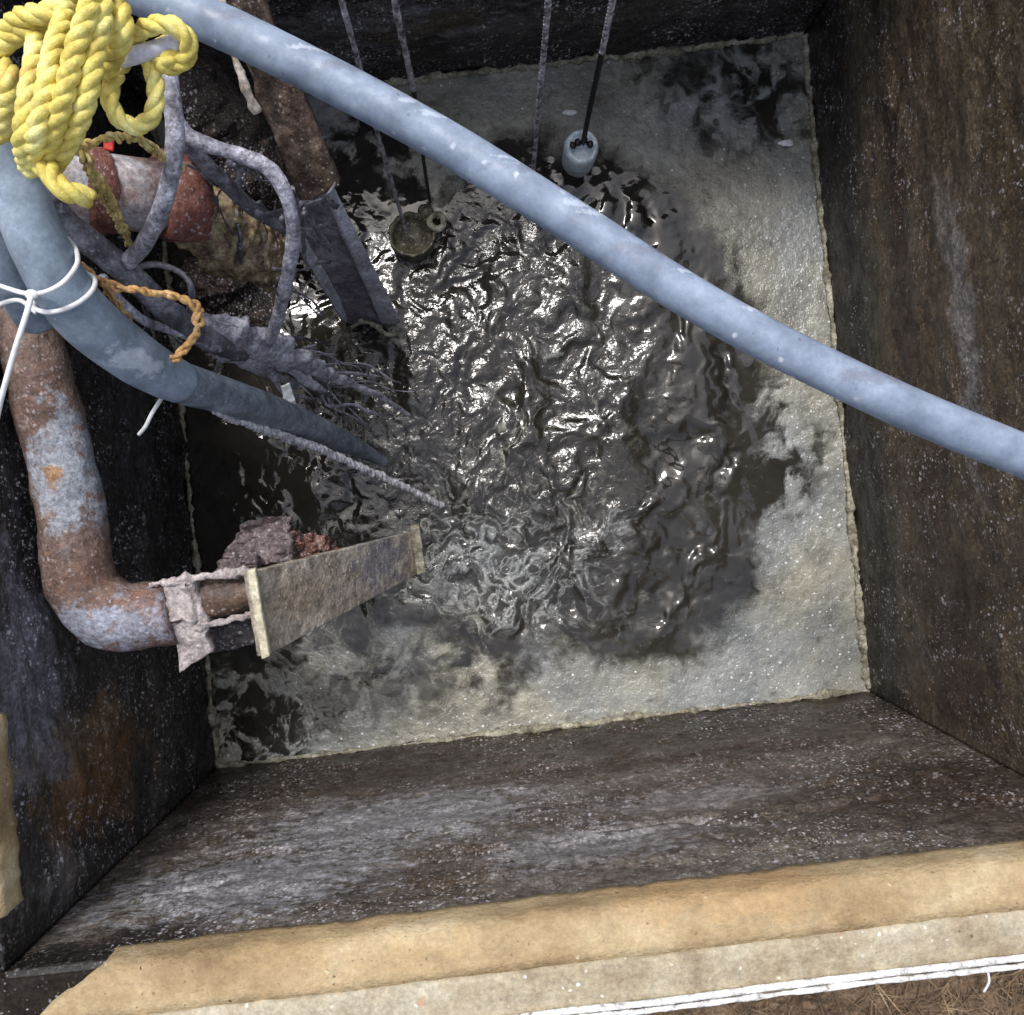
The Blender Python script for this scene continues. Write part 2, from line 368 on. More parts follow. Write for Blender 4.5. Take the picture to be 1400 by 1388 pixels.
M_bottom = wall_mat('streaked_grey_wall', [(.25, (.030, .022, .016, 1)), (.45, (.078, .060, .046, 1)), (.6, (.12, .102, .086, 1)), (.8, (.22, .20, .185, 1))], (.8, 1., 1.7),
                    [(wb(540, 1120), (.34, .3, .16), (.30, .295, .315, 1), .6, 34), (wb(330, 1210), (.30, .3, .14), (.26, .255, .27, 1), .75, 42), (wb(780, 1160), (.24, .3, .10), (.28, .27, .28, 1), .5, 42),
                     (wb(960, 1090), (.20, .3, .06), (.28, .265, .265, 1), .45, 42), (wb(900, 1040), (.5, .3, .07), (.042, .024, .015, 1), .8, 8), (wb(620, 1190), (.12, .3, .14), (.060, .038, .022, 1), .7, 10),
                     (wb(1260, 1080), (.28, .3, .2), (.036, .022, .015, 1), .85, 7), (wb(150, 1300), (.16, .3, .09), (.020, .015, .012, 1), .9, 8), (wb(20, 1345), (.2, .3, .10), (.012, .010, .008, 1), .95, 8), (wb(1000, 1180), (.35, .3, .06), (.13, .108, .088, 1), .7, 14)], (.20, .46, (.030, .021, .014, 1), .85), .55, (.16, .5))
M_left = wall_mat('black_wall', [(.3, (.014, .012, .011, 1)), (.55, (.032, .027, .025, 1)), (.75, (.085, .08, .082, 1))], (1.5, .6, 1.5),
                  [(wl(130, 1060), (.3, .14, .25), (.105, .050, .016, 1), .85, 7), (wl(95, 1010), (.3, .05, .25), (.13, .095, .06, 1), .5, 10),
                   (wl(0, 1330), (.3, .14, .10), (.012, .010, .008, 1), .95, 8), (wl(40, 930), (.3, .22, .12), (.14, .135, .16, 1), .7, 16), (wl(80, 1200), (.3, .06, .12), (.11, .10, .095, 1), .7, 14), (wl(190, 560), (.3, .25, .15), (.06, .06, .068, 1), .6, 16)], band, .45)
M_top = wall_mat('dark_back_wall', [(.3, (.013, .011, .010, 1)), (.55, (.036, .029, .026, 1)), (.75, (.11, .10, .10, 1))], (.7, 1., 1.8),
                 [(wt_(470, 40), (.45, .3, .12), (.13, .125, .135, 1), .7, 16), (wt_(590, 35), (.16, .3, .06), (.075, .056, .025, 1), .8, 12), (wt_(850, 15), (.4, .3, .06), (.07, .06, .05, 1), .6, 14), (wt_(330, 70), (.12, .3, .3), (.08, .06, .05, 1), .6, 24)], (.03, .14, SL, .85), .6)
M_tan = grime('tan_concrete', [(.25, srgb(112, 90, 62)), (.42, srgb(154, 131, 96)), (.58, srgb(178, 158, 122)), (.75, srgb(208, 196, 168))], 6, 9, .65, (.7, 1, 1),
              ((120, .30, .14, srgb(104, 78, 48), .7), (70, .20, .10, srgb(50, 38, 26), .85), (60, .22, .12, srgb(214, 204, 176), .6)), (.6, .9), ((30, .3, .014), (90, .5, .008), (220, .5, .004)),
              [(pt(950, 1215, ZR), (.22, .05, .2), srgb(168, 128, 80), .4, 12), (pt(500, 1290, ZR), (.2, .05, .2), srgb(170, 138, 94), .3, 12)], grit=0.28)
M_conc = grime('pale_concrete', [(.28, srgb(128, 112, 88)), (.45, srgb(162, 149, 124)), (.6, srgb(176, 166, 144)), (.8, srgb(198, 190, 172))], 9, 9, .7, (1, 1, 1),
               ((85, .30, .22, srgb(240, 238, 232), .8), (60, .20, .14, srgb(40, 36, 32), .9), (25, .25, .10, srgb(176, 124, 90), .6)), (.6, .9), ((40, .35, .01), (150, .5, .005)), grit=0.4)
M_crust = grime('pale_scum_crust', [(.3, srgb(78, 72, 58)), (.48, srgb(138, 132, 112)), (.75, srgb(194, 190, 174))], 30, 7, .7, (1, 1, 1), glint_crust_specks(.7, .3), (.5, .9), ((90, .6, .01),))
walls = []
def pit_wall(A, B, mat, label, cope=None, amp=.012, cracks=()):
    A = np.array(A[:2]); B = np.array(B[:2]); L = np.linalg.norm(B - A); d = (B - A) / L; n = np.array([-d[1], d[0]])
    if n @ (np.array(CEN[:2]) - A) < 0: n = -n
    r = thing('pit_wall', label, 'wall', ((A[0] + B[0]) / 2, (A[1] + B[1]) / 2, -.3), 'walls of the pit')
    ns, nz = 300, 230
    s, z = np.meshgrid(np.linspace(0, L, ns), np.linspace(-.3, ZR - .03, nz), indexing='ij')
    g = np.stack([A[0] + d[0] * s, A[1] + d[1] * s, z], -1)
    fade = np.clip(np.minimum(s, L - s) / .06, 0, 1) * np.clip((ZR - .05 - z) / .10, 0., 1)
    gs = g * np.array([1, 1, 1.8]); rg = 1 - np.abs(fbm(gs, 5, 4, .55, off=13.)) * 1.5
    disp = (amp * fbm(gs, 9, 5, .55) + amp * .5 * rg) * fade
    for ck in cracks:
        for q0, q1 in zip(ck[:-1], ck[1:]):
            q0, q1 = np.array(q0), np.array(q1); s0, s1 = (q0[:2] - A) @ d, (q1[:2] - A) @ d
            tt = np.clip((s - s0) / (s1 - s0), 0, 1); zl = q0[2] + (q1[2] - q0[2]) * tt + .008 * fbm(g, 12, 3, off=5.)
            on = ((s > min(s0, s1)) & (s < max(s0, s1))) * sstep(-.9, -.2, fbm(g, 8, 3, off=44.))
            disp = disp - .04 * on * np.exp(-((z - zl) / .010) ** 2) + .010 * on * np.exp(-((z - zl - .016) / .012) ** 2)
    disp = disp - .006 * (1 - np.clip((ZR - z) / .04, 0, 1))
    top = g.copy(); top[..., :2] += n * disp[..., None]
    bot = g.copy(); bot[..., :2] -= n * .22
    mesh_obj('wall_face', *slab(top, bot), mat, r)
    # crusted tide line just above the water, ragged
    ss = np.linspace(.01, L - .01, 160); pts = []
    base = np.stack([A[0] + d[0] * ss, A[1] + d[1] * ss, np.full_like(ss, .012)], 1)
    w = .010 + .011 * fbm(base, 9, 5, .65, off=2.) ; pts = np.column_stack([base[:, :2] + n * .006, base[:, 2] + .004 * fbm(base, 12, 3), np.clip(w, .0015, .026)])
    mesh_obj('tide_line', *tube(pts, .01, 600, 10, .7, 60, flat=(1, .8)), M_crust, r)
    if cope: cope(r, A, d, n, L)
    walls.append(r); return r
def strip(r, A, d, n, s0, s1, prof, name, mat, amp=.004, wob=.0, mat_sc=18, shear=0.):
    ns = int((s1 - s0) / .012) + 2; s = np.linspace(s0, s1, ns)
    # densify the profile
    pr = []
    for (a, b) in zip(prof[:-1], prof[1:]):
        k = max(2, int(math.hypot(b[0] - a[0], b[1] - a[1]) / .012)); pr += [(a[0] + (b[0] - a[0]) * q / k, a[1] + (b[1] - a[1]) * q / k) for q in range(k)]
    pr.append(prof[-1]); pr = np.array(pr)
    g = np.zeros((ns, len(pr), 3)); off = np.tile(pr[None, :, 0], (ns, 1)).copy()
    ln = np.stack([A[0] + d[0] * s, A[1] + d[1] * s, np.zeros_like(s)], 1)
    first = np.clip(1 - np.abs(pr[:, 0] - pr[:, 0].min()) / .03, 0, 1) if wob else pr[:, 0] * 0
    off = off + first[None, :] * (wob * fbm(ln, 7, 5, .65, off=77.))[:, None]
    uu = (s - s0) / (s1 - s0); S2 = s0 + uu[:, None] * (s1 - s0 - shear * .152 * 1.15 * np.clip((.152 - pr[None, :, 0]) / .152, 0, 2) ** 1.7)
    if shear: S2 = S2 + (uu[:, None] > .97) * .006 * fbm(np.stack([off * 0 + 3, off, off * 0], -1), 60, 3)
    g[..., 0] = A[0] + d[0] * S2 - n[0] * off; g[..., 1] = A[1] + d[1] * S2 - n[1] * off; g[..., 2] = pr[None, :, 1]
    g = g + amp * np.stack([fbm(g, mat_sc, 4, off=9.), fbm(g, mat_sc, 4, off=19.), fbm(g, mat_sc, 4, off=29.)], -1)
    bot = g.copy(); cen = np.array([pr[:, 0].mean(), pr[:, 1].min() - .0])
    ob = np.maximum(off, .03); bot[..., :2] += (ob - off)[..., None] * -n
    bot[..., 2] = pr[:, 1].min() - .05
    return mesh_obj(name, *slab(g, bot), mat, r)
CH = [(.03, ZR - .075), (-.006, ZR - .06), (-.005, ZR - .008), (.004, ZR + .006), (.035, ZR + .016), (.066, ZR + .022)]
TP = [(.0665, ZR + .025), (.075, ZR + .028), (.142, ZR + .027), (.150, ZR + .012), (.152, ZR - .03)]
def cope_front(r, A, d, n, L):   # runs from BR to BL
    strip(r, A, d, n, -.22, L + .002, CH, 'chamfer', M_tan, .0017, .0035, 36, .9)
    strip(r, A, d, n, -.22, L + .002, TP, 'coping', M_conc, .003, .0, 18, .9)
def cope_side(s0, s1):
    def f(r, A, d, n, L):
        strip(r, A, d, n, s0, L - s1, CH, 'chamfer', M_tan, .005, .010)
        strip(r, A, d, n, s0, L - s1, TP, 'coping', M_conc, .003, .0)
    return f
def cope_left(r, A, d, n, L):
    P1 = [(a - .014, z) for a, z in CH]; T1 = [(a - .014, z) for a, z in TP]
    strip(r, A, d, n, .10, .40, P1, 'chamfer', M_tan, .005, .010); strip(r, A, d, n, .10, .40, T1, 'coping', M_conc, .003)
    P2 = [(a + .03, z) for a, z in CH]; T2 = [(a + .03, z) for a, z in TP]
    strip(r, A, d, n, .405, L - .185, P2, 'chamfer', M_tan, .005, .010); strip(r, A, d, n, .405, L - .185, T2, 'coping', M_conc, .003)
pit_wall(TL, TR, M_top, 'black wet concrete back wall of the pit behind the hanging float cables', cope_side(-.18, -.18))
pit_wall(TR, BR, M_right, 'brown slimy concrete wall on the right with a pale vertical stain', cope_side(.185, .185), .005)
pit_wall(BR, BL, M_bottom, 'grey streaked concrete front wall under the broad tan coping', cope_front, .008, [[wb(625, 1168), wb(820, 1140), wb(1010, 1112), wb(1180, 1090), wb(1290, 1062)], [wb(185, 1232), wb(300, 1214)]])
rl = pit_wall(BL, TL, M_left, 'black concrete wall behind the rusty elbow pipe with an orange stain', cope_left)
# broken wet corner between the two copings
cpts = [P(-130, 1250, ZR - .01), P(45, 1262, ZR - .01), P(140, 1330, ZR - .01), P(60, 1480, ZR - .01)]
M_corner = wall_mat('wet_broken_corner', [(.3, (.007, .006, .005, 1)), (.55, (.016, .012, .009, 1)), (.75, (.045, .034, .026, 1))], (1, 1, 1), [(pt(60, 1262, ZR), (.04, .05, .1), (.10, .09, .085, 1), .6, 22)], None, .10, (.55, .85))
M_corner.node_tree.nodes['Principled BSDF'].inputs['Specular IOR Level'].default_value = .15
mesh_obj('broken_corner', *plate([P(-165, 1361, ZR - .022), P(150, 1326, ZR - .022), P(150, 1500, ZR - .022), P(-155, 1515, ZR - .022)], .10, 60, 50, .003, 16), M_corner, rl)
# --- ground
M_soil = grime('dry_soil', [(.3, srgb(60, 48, 38)), (.5, srgb(104, 84, 66)), (.75, srgb(150, 128, 104))], 12, 9, .7, (1, 1, 1), ((50, .3, .3, srgb(170, 150, 120), .7),), (.8, 1), ((40, .6, .02),))
q = []
cen = np.array(CEN)[:2]
hole = []
for p in (TL, TR, BR, BL):
    v = np.array(p)[:2] - cen; hole.append(cen + v + np.sign([v @ e1, v @ e2])[0] * e1 * .145 + np.sign([v @ e1, v @ e2])[1] * e2 * .145)
GZ = ZR - .025
Vg, Fg = [], []
rings = [0, .4, 1.5, 6, 60]
for k, rr in enumerate(rings):
    for h in hole:
        v = h - cen; v = v / np.linalg.norm(v); Vg.append((h[0] + v[0] * rr, h[1] + v[1] * rr, GZ))
for k in range(len(rings) - 1):
    for j in range(4): Fg.append((k * 4 + j, k * 4 + (j + 1) % 4, k * 4 + 4 + (j + 1) % 4, k * 4 + 4 + j))
kind(mesh_obj('ground', Vg, Fg, M_soil, None, False), 'structure')
# dry grass by the front coping
M_grass = grime('dry_grass', [(.3, srgb(66, 50, 36)), (.5, srgb(104, 84, 60)), (.75, srgb(156, 134, 102))], 14, 4, .6, (1, 1, 1), (), (.7, .95), ((80, .1, .003),))
gv, gf = [], []
o = 0
A_ = np.array(BR)[:2]; B_ = np.array(BL)[:2]; dd = (B_ - A_) / np.linalg.norm(B_ - A_); nn_ = np.array([dd[1], -dd[0]])
if nn_ @ (A_ - cen) < 0: nn_ = -nn_
for k in range(5200):
    s = RNG.uniform(-.35, 1.9); off = .155 + abs(RNG.normal(0, .22))
    b = np.array([*(A_ + dd * s + nn_ * off), GZ + RNG.uniform(0, .015)]); a = RNG.uniform(0, 6.28); ln = RNG.uniform(.02, .09); w = RNG.uniform(.0006, .0018)
    dr = np.array([math.cos(a), math.sin(a), 0]); sd = np.array([-dr[1], dr[0], 0]) * w; lift = RNG.uniform(.1, .9)
    pts = [b, b + dr * ln * .5 + np.array([0, 0, ln * .35 * lift]), b + dr * ln + np.array([0, 0, ln * .25 * lift])]
    for i, p in enumerate(pts): gv += [p - sd * (1 - .4 * i), p + sd * (1 - .4 * i)]
    gf += [(o, o + 1, o + 3, o + 2), (o + 2, o + 3, o + 5, o + 4)]; o += 6
g = kind(mesh_obj('dry_grass', gv, gf, M_grass, None, False), 'stuff'); g['label'] = 'dry straw and twigs on the soil beside the coping'
# white double cord lying along the coping edge
M_white = grime('white_plastic', [(.3, srgb(205, 205, 205)), (.7, srgb(240, 240, 240))], 40, 5, .6, (1, 1, 1), (), (.35, .6), ((90, .15, .003),), grit=0.15)
M_cord = grime('dirty_white_cord', [(.3, srgb(140, 134, 126)), (.45, srgb(210, 208, 204)), (.7, srgb(240, 240, 240))], 60, 6, .7, (1, 1, 1), ((70, .3, .3, srgb(110, 98, 84), .8),), (.5, .8), ((120, .4, .004),))
def Z(*pts): return [tuple(P(*p[:3])) + tuple(p[3:]) for p in pts]
zc = ZR + .034
cc_ = thing('white_cord', 'white doubled cord lying along the outer edge of the front coping', 'cord', pt(1100, 1347, zc))
mesh_obj('cord', *tube(Z((640, 1401, zc), (780, 1382, zc), (900, 1370, zc), (1050, 1350, zc), (1200, 1332, zc), (1400, 1309, zc), (1560, 1288, zc)), .0052, 200, 8, .12, 60), M_cord, cc_)
mesh_obj('cord', *tube(Z((640, 1411, zc), (780, 1392, zc), (900, 1380, zc), (1050, 1361, zc), (1200, 1342, zc), (1400, 1320, zc), (1560, 1299, zc)), .0042, 200, 8, .3, 60), M_cord, cc_)
mesh_obj('loose_end', *tube(Z((1350, 1326, zc), (1352, 1342, zc - .01), (1345, 1356, zc - .02)), .002, 20, 6), M_white, cc_)
# ================================================================== THINGS
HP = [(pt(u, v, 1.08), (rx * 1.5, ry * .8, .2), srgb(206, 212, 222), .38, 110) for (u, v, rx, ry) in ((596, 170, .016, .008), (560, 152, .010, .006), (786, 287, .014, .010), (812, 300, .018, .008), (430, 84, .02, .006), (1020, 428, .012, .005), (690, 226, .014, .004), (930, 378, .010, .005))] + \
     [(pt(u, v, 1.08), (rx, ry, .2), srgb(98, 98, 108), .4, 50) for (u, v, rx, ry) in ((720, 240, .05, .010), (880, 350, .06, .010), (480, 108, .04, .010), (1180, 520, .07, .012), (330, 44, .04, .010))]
M_hose = grime('grey_blue_hose', [(.3, srgb(104, 115, 132)), (.5, srgb(126, 138, 156)), (.7, srgb(146, 158, 176))], 16, 7, .6, (1, 1, 1),
               ((60, .20, .14, srgb(70, 72, 80), .6), (44, .26, .14, srgb(222, 224, 228), .7)), (.42, .66), ((40, .10, .006), (200, .12, .002)), HP, grit=0.18)
hz = 1.12
hp = [(-60, -95), (40, -62), (190, -10), (300, 35), (420, 93), (520, 145), (620, 201), (720, 263), (820, 327), (920, 392), (1020, 450), (1130, 506), (1250, 562), (1400, 624), (1560, 690)]
hpath = [tuple(P(u, v, hz - .03 * math.sin(math.pi * (u + 60) / 1620))) for u, v in hp]
h = mesh_obj('hose', *tube(hpath, .0314, 260, 28, .012, 14), M_hose, None, True, hpath[7])
tag(h, 'long grey blue hose stretched diagonally across the whole pit', 'hose')
# thick discharge hose with a darker thinner tail
M_dhose = grime('slate_hose', [(.3, srgb(104, 116, 128)), (.5, srgb(126, 139, 153)), (.72, srgb(154, 166, 180))], 18, 7, .6, (1, 1, 1),
                ((70, .2, .14, srgb(190, 196, 204), .6), (45, .15, .08, srgb(60, 64, 70), .7)), (.35, .55), ((40, .15, .006),), [(pt(185, 495, 1.05), (.03, .02, .1), srgb(196, 202, 208), .6, 40)], grit=0.3)
M_dtail = grime('dark_slate_hose', [(.3, srgb(80, 86, 94)), (.5, srgb(118, 127, 138)), (.75, srgb(162, 171, 183))], 20, 7, .65, (1, 1, 1), glint_crust_specks(.5, .2), (.35, .6), ((50, .25, .006),), grit=0.5)
dh = thing('discharge_hose', 'thick slate grey hose tied with white cable ties, its dark tail in the water', 'hose', pt(105, 420, 1.12))
mesh_obj('upper_hose', *tube(Z((-120, -10, 1.27, .036), (-60, 110, 1.25, .036), (10, 235, 1.22, .0365), (58, 345, 1.18, .0385), (103, 420, 1.12, .042), (165, 475, 1.03, .0425), (215, 508, .95, .0395), (246, 523, .895, .0365)), .04, 130, 28, .015, 20), M_dhose, dh)
mesh_obj('tail', *tube(Z((225, 514, .93, .034), (262, 528, .85, .0355), (320, 545, .72, .0345), (400, 574, .46, .034), (455, 598, .24, .031), (500, 618, .06, .020), (552, 648, -.08, .007)), .034, 110, 22, .03, 20), M_dtail, dh)
h2 = mesh_obj('grey_hose_end', *tube(Z((-110, 180, 1.2), (-50, 270, 1.16), (-10, 335, 1.12), (22, 388, 1.06), (50, 432, .98)), .033, 60, 24, .02, 18), M_dhose, None, True, pt(0, 355, 1.1))
h2.name = 'companion_hose'; tag(h2, 'short grey hose strapped against the thick hose at the left edge', 'hose')
# cable ties
def cable_tie(label, ring, head, tail, hz_):
    r = thing('cable_tie', label, 'cable tie', pt(*ring[2]), 'white cable ties')
    mesh_obj('strap', *tube(Z(*ring), .0034, 80, 8, .0, 30, flat=(1., 1.)), M_white, r)
    if head: mesh_obj('head', *ball(P(*head), (.009, .007, .006), 2, .12, 60), M_white, r)
    mesh_obj('strap_tail', *tube(Z(*tail), .0038, 50, 8), M_white, r)
    return r
cable_tie('white cable tie strapping both hoses with a long tail hanging off its head',
          [(-45, 375, 1.12), (0, 391, 1.165), (43, 402, 1.19), (80, 391, 1.215), (104, 364, 1.2), (104, 342, 1.165), (92, 326, 1.13)], (43, 403, 1.2), [(43, 403, 1.2), (36, 430, 1.21), (20, 480, 1.2), (3, 540, 1.18), (-5, 575, 1.16)], 0)
_p, _ = spline(Z((10, 235, 1.22), (58, 345, 1.18), (103, 420, 1.12), (165, 475, 1.03), (218, 510, .95)), 200); _t, _U, _W = frames(_p)
_i = int(np.argmin(np.abs(px(_p)[0] - 88)))
_ring = [tuple(_p[_i] + .0445 * (math.cos(a) * _U[_i] + math.sin(a) * _W[_i])) for a in np.linspace(0, 2 * math.pi, 25)]
ty = thing('cable_tie', 'white cable tie looped round the thick hose just below the first tie', 'cable tie', tuple(_p[_i]), 'white cable ties')
mesh_obj('strap', *tube(_ring, .0036, 120, 8), M_white, ty)
mesh_obj('strap_tail', *tube(Z((50, 428, 1.09), (30, 412, 1.09), (12, 412, 1.09), (-8, 420, 1.08)), .0035, 30, 8), M_white, ty)
tt = mesh_obj('cable_tie_tail', *tube(Z((224, 540, .88), (208, 565, .9), (199, 583, .89), (190, 594, .87)), .0035, 30, 8), M_white, None, True, pt(208, 565, .9))
tag(tt, 'white cable tie end poking out below the thick hose', 'cable tie')
# yellow rope
M_yel = grime('yellow_rope', [(.28, srgb(178, 154, 66)), (.5, srgb(224, 206, 106)), (.72, srgb(244, 236, 160))], 22, 6, .6, (1, 1, 1), ((150, .25, .12, srgb(172, 140, 70), .6),), (.45, .7), ((180, .5, .004), (420, .4, .002)),
              [(pt(60, 130, 1.3), (.035, .02, .2), srgb(216, 176, 104), .6, 30), (pt(45, 175, 1.3), (.03, .02, .2), srgb(240, 230, 170), .5, 30)], grit=0.35)
yr = thing('yellow_rope', 'bundled hank of thick twisted yellow rope hung at the upper left corner', 'rope', pt(80, 120, 1.28))
RR = .0128
turns = [[(-40, 70, 1.28), (0, 48, 1.33), (30, 24, 1.36), (62, 18, 1.37), (90, 8, 1.36), (104, -25, 1.33)],
         [(-45, 130, 1.27), (-10, 78, 1.31), (18, 50, 1.34), (48, 40, 1.35), (60, 44, 1.33)],
         [(38, 40, 1.31), (50, 56, 1.35), (43, 105, 1.37), (36, 150, 1.375), (31, 195, 1.36), (38, 228, 1.31)],
         [(92, -5, 1.33), (88, 25, 1.37), (72, 75, 1.39), (62, 130, 1.39), (50, 185, 1.375), (44, 235, 1.31)],
         [(128, -30, 1.37), (122, 10, 1.40), (104, 65, 1.40), (92, 115, 1.395), (76, 170, 1.375), (58, 232, 1.32)],
         [(134, -40, 1.36), (140, 12, 1.385), (132, 62, 1.385), (124, 110, 1.385), (110, 160, 1.37), (88, 205, 1.34), (64, 240, 1.3)],
         [(144, -15, 1.33), (164, 12, 1.36), (168, 45, 1.36), (154, 78, 1.34), (142, 98, 1.32)],
         [(-30, 100, 1.3), (5, 92, 1.32), (14, 110, 1.33), (6, 150, 1.31), (0, 190, 1.28)]]
mesh_obj('coil', *join(*[rope(Z(*q), RR, pitch=RR * 4.6) for q in turns]), M_yel, yr)
mesh_obj('hitch', *rope(Z((172, 80, 1.27), (182, 52, 1.31), (204, 36, 1.335), (234, 34, 1.34), (256, 52, 1.33), (256, 78, 1.31), (236, 90, 1.30), (212, 88, 1.31)), .0115), M_yel, yr)
mesh_obj('hitch', *rope(Z((222, 60, 1.25), (240, 60, 1.285), (246, 72, 1.295), (228, 82, 1.31), (205, 98, 1.29)), .0105), M_yel, yr)
mesh_obj('bight', *rope(Z((172, 78, 1.28), (157, 105, 1.30), (150, 135, 1.30), (163, 163, 1.29), (188, 173, 1.28), (209, 156, 1.29), (213, 122, 1.30), (206, 88, 1.30), (200, 70, 1.27)), .0115), M_yel, yr)
mesh_obj('tail', *rope(Z((50, 225, 1.32), (66, 232, 1.34), (78, 252, 1.345), (98, 264, 1.34), (122, 270, 1.32)), .0135), M_yel, yr)
M_frayed = grime('frayed_tan_rope', [(.3, srgb(150, 108, 62)), (.5, srgb(196, 152, 96)), (.75, srgb(226, 196, 140))], 30, 6, .6, (1, 1, 1), (), (.6, .9), ((200, .6, .004),))
M_straw = grime('pale_frayed_rope', [(.3, srgb(150, 124, 70)), (.5, srgb(190, 166, 100)), (.75, srgb(222, 206, 150))], 30, 6, .6, (1, 1, 1), (), (.6, .9), ((200, .6, .004),))
pr_ = mesh_obj('peach_rope', *join(*[rope(Z(*q), .010, fray=.3) for q in ([(-40, 95, 1.2), (10, 108, 1.24), (40, 112, 1.25)], [(-40, 135, 1.2), (5, 130, 1.24), (40, 136, 1.24)], [(-40, 160, 1.18), (0, 160, 1.22), (30, 165, 1.22)])]),
               grime('peach_rope', [(.3, srgb(186, 140, 96)), (.6, srgb(222, 180, 140)), (.8, srgb(236, 206, 176))], 30, 6, .6, (1, 1, 1), (), (.6, .9), ((200, .6, .004),)), None, True, pt(10, 130, 1.22))
tag(pr_, 'peach coloured old rope wound behind the yellow hank at the left edge', 'rope')
tw = thing('frayed_twine', 'pale frayed twine trailing from the yellow hank over the rusty flange', 'twine', pt(140, 250, 1.1))
mesh_obj('strand', *rope(Z((98, 190, 1.22), (120, 225, 1.2), (140, 255, 1.12), (160, 295, 1.02), (176, 335, .95)), .0065, fray=.8), M_straw, tw)
mesh_obj('strand', *rope(Z((108, 200, 1.22), (150, 188, 1.2), (190, 190, 1.15), (215, 210, 1.1), (240, 226, 1.08), (250, 230, 1.05)), .0058, fray=.8), M_straw, tw)
mesh_obj('strand', *rope(Z((112, 208, 1.2), (128, 250, 1.12), (150, 290, 1.04), (178, 320, .97)), .004, fray=1.2), M_straw, tw)
tb = thing('brown_twine', 'orange brown twine looped beside the thick hose below the ties', 'twine', pt(200, 402, 1.0))
mesh_obj('strand', *rope(Z((108, 362, 1.1), (128, 378, 1.1), (150, 390, 1.09), (200, 400, 1.06), (245, 408, 1.03), (268, 422, 1.02), (272, 440, 1.02), (262, 466, 1.03), (236, 494, 1.04)), .0066, fray=.7), M_frayed, tb)
mesh_obj('strand', *rope(Z((112, 365, 1.09), (140, 388, 1.07), (158, 412, 1.05), (180, 440, 1.02)), .005, fray=.9), M_frayed, tb)
# bar the rope hangs on
M_bar = grime('pale_bar', [(.3, srgb(150, 150, 168)), (.5, srgb(190, 190, 206)), (.75, srgb(222, 222, 232))], 14, 6, .6, (1, 1, 1), glint_crust_specks(.4, .15), (.4, .65), ((60, .2, .004),), grit=0.3)
br = thing('steel_bar', 'pale grey bar end sticking out through the yellow rope hitch', 'bar', pt(200, 75, 1.26))
mesh_obj('bar', *tube(Z((-150, 170, 1.16), (60, 112, 1.2), (170, 80, 1.305), (238, 60, 1.31)), .0105, 80, 16, .03, 30), M_bar, br)
mesh_obj('end_cap', *ball(P(238, 60, 1.31), .0112, 2, .05, 40), M_bar, br)
b2 = mesh_obj('hook_plate', *plate([P(128, 30, 1.25), P(148, 28, 1.25), P(150, 68, 1.25), P(130, 70, 1.25)], .006, 12, 16, .0006, 40), M_dhose, None, False, pt(140, 50, 1.25)); tag(b2, 'small slate plate glimpsed between the yellow rope strands', 'plate')
# rusty flange pipe
M_rust = grime('red_rust', [(.25, srgb(58, 34, 30)), (.45, srgb(104, 60, 50)), (.62, srgb(128, 84, 72)), (.8, srgb(164, 140, 134))], 22, 9, .7, (1, 1, 1), glint_crust_specks(.6, .3), (.4, .75), ((60, .6, .01), (180, .4, .004)))
M_worn = grime('worn_pipe', [(.3, srgb(118, 72, 58)), (.42, srgb(140, 118, 110)), (.55, srgb(176, 172, 174)), (.8, srgb(216, 212, 214))], 9, 8, .65, (1, 1, 1), glint_crust_specks(.5, .3), (.35, .6), ((50, .4, .008),))
fp = thing('flanged_pipe', 'thick rusty pipe with a worn white body and a red rusted flange', 'pipe', pt(210, 262, .85))
a0 = P(128, 262, .90); a1 = P(272, 272, .80); ax = a1 - a0; Lx = ax.length
mesh_obj('pipe_body', *lathe([(.055, -.12), (.06, 0), (.062, .03), (.062, Lx * .62)], a0, ax, 48, .004, 30), M_worn, fp)
mesh_obj('flange', *lathe([(.062, Lx * .6), (.074, Lx * .62), (.076, Lx * .66), (.075, Lx * .95), (.070, Lx * 1.02), (.045, Lx * 1.05), (.040, Lx * 1.0), (.001, Lx * 1.0)], a0, ax, 56, .006, 26), M_rust, fp)
mesh_obj('rim', *lathe([(.055, -.02), (.072, -.01), (.072, .02), (.056, .03)], a0, ax, 48, .005, 30), M_rust, fp)
bolts = []
M_ochre = grime('ochre_crust', [(.25, srgb(58, 44, 36)), (.42, srgb(120, 94, 70)), (.56, srgb(182, 162, 124)), (.72, srgb(230, 220, 190))], 34, 9, .72, (1, 1, 1), glint_crust_specks(.7, .4), (.3, .6), ((70, .7, .012),))
fit = thing('corroded_elbow', 'ochre crusted pipe elbow below the red rusty flange', 'pipe fitting', pt(325, 325, .55))
mesh_obj('elbow', *tube(Z((262, 292, .66, .056), (300, 318, .60, .062), (338, 336, .5, .066), (365, 350, .36, .06)), .06, 110, 48, .32, 34), M_ochre, fit)
mesh_obj('lip', *tube(Z((285, 368, .52, .012), (305, 372, .53, .013), (335, 368, .52, .013), (362, 356, .49, .013), (374, 335, .48, .012)), .012, 40, 10, .25, 50), M_ochre, fit)
red = mesh_obj('red_tag', *plate([P(141, 186, 1.12), P(155, 188, 1.12), P(154, 206, 1.12), P(142, 204, 1.12)], .004, 8, 8, .001, 40),
               grime('red_plastic', [(.3, srgb(215, 50, 40)), (.7, srgb(236, 78, 60))], rough=(.4, .6), bump=((60, .1, .003),), grit=0.2), None, True, pt(148, 195, 1.12)); tag(red, 'small bright red tag beside the yellow rope bight', 'tag')
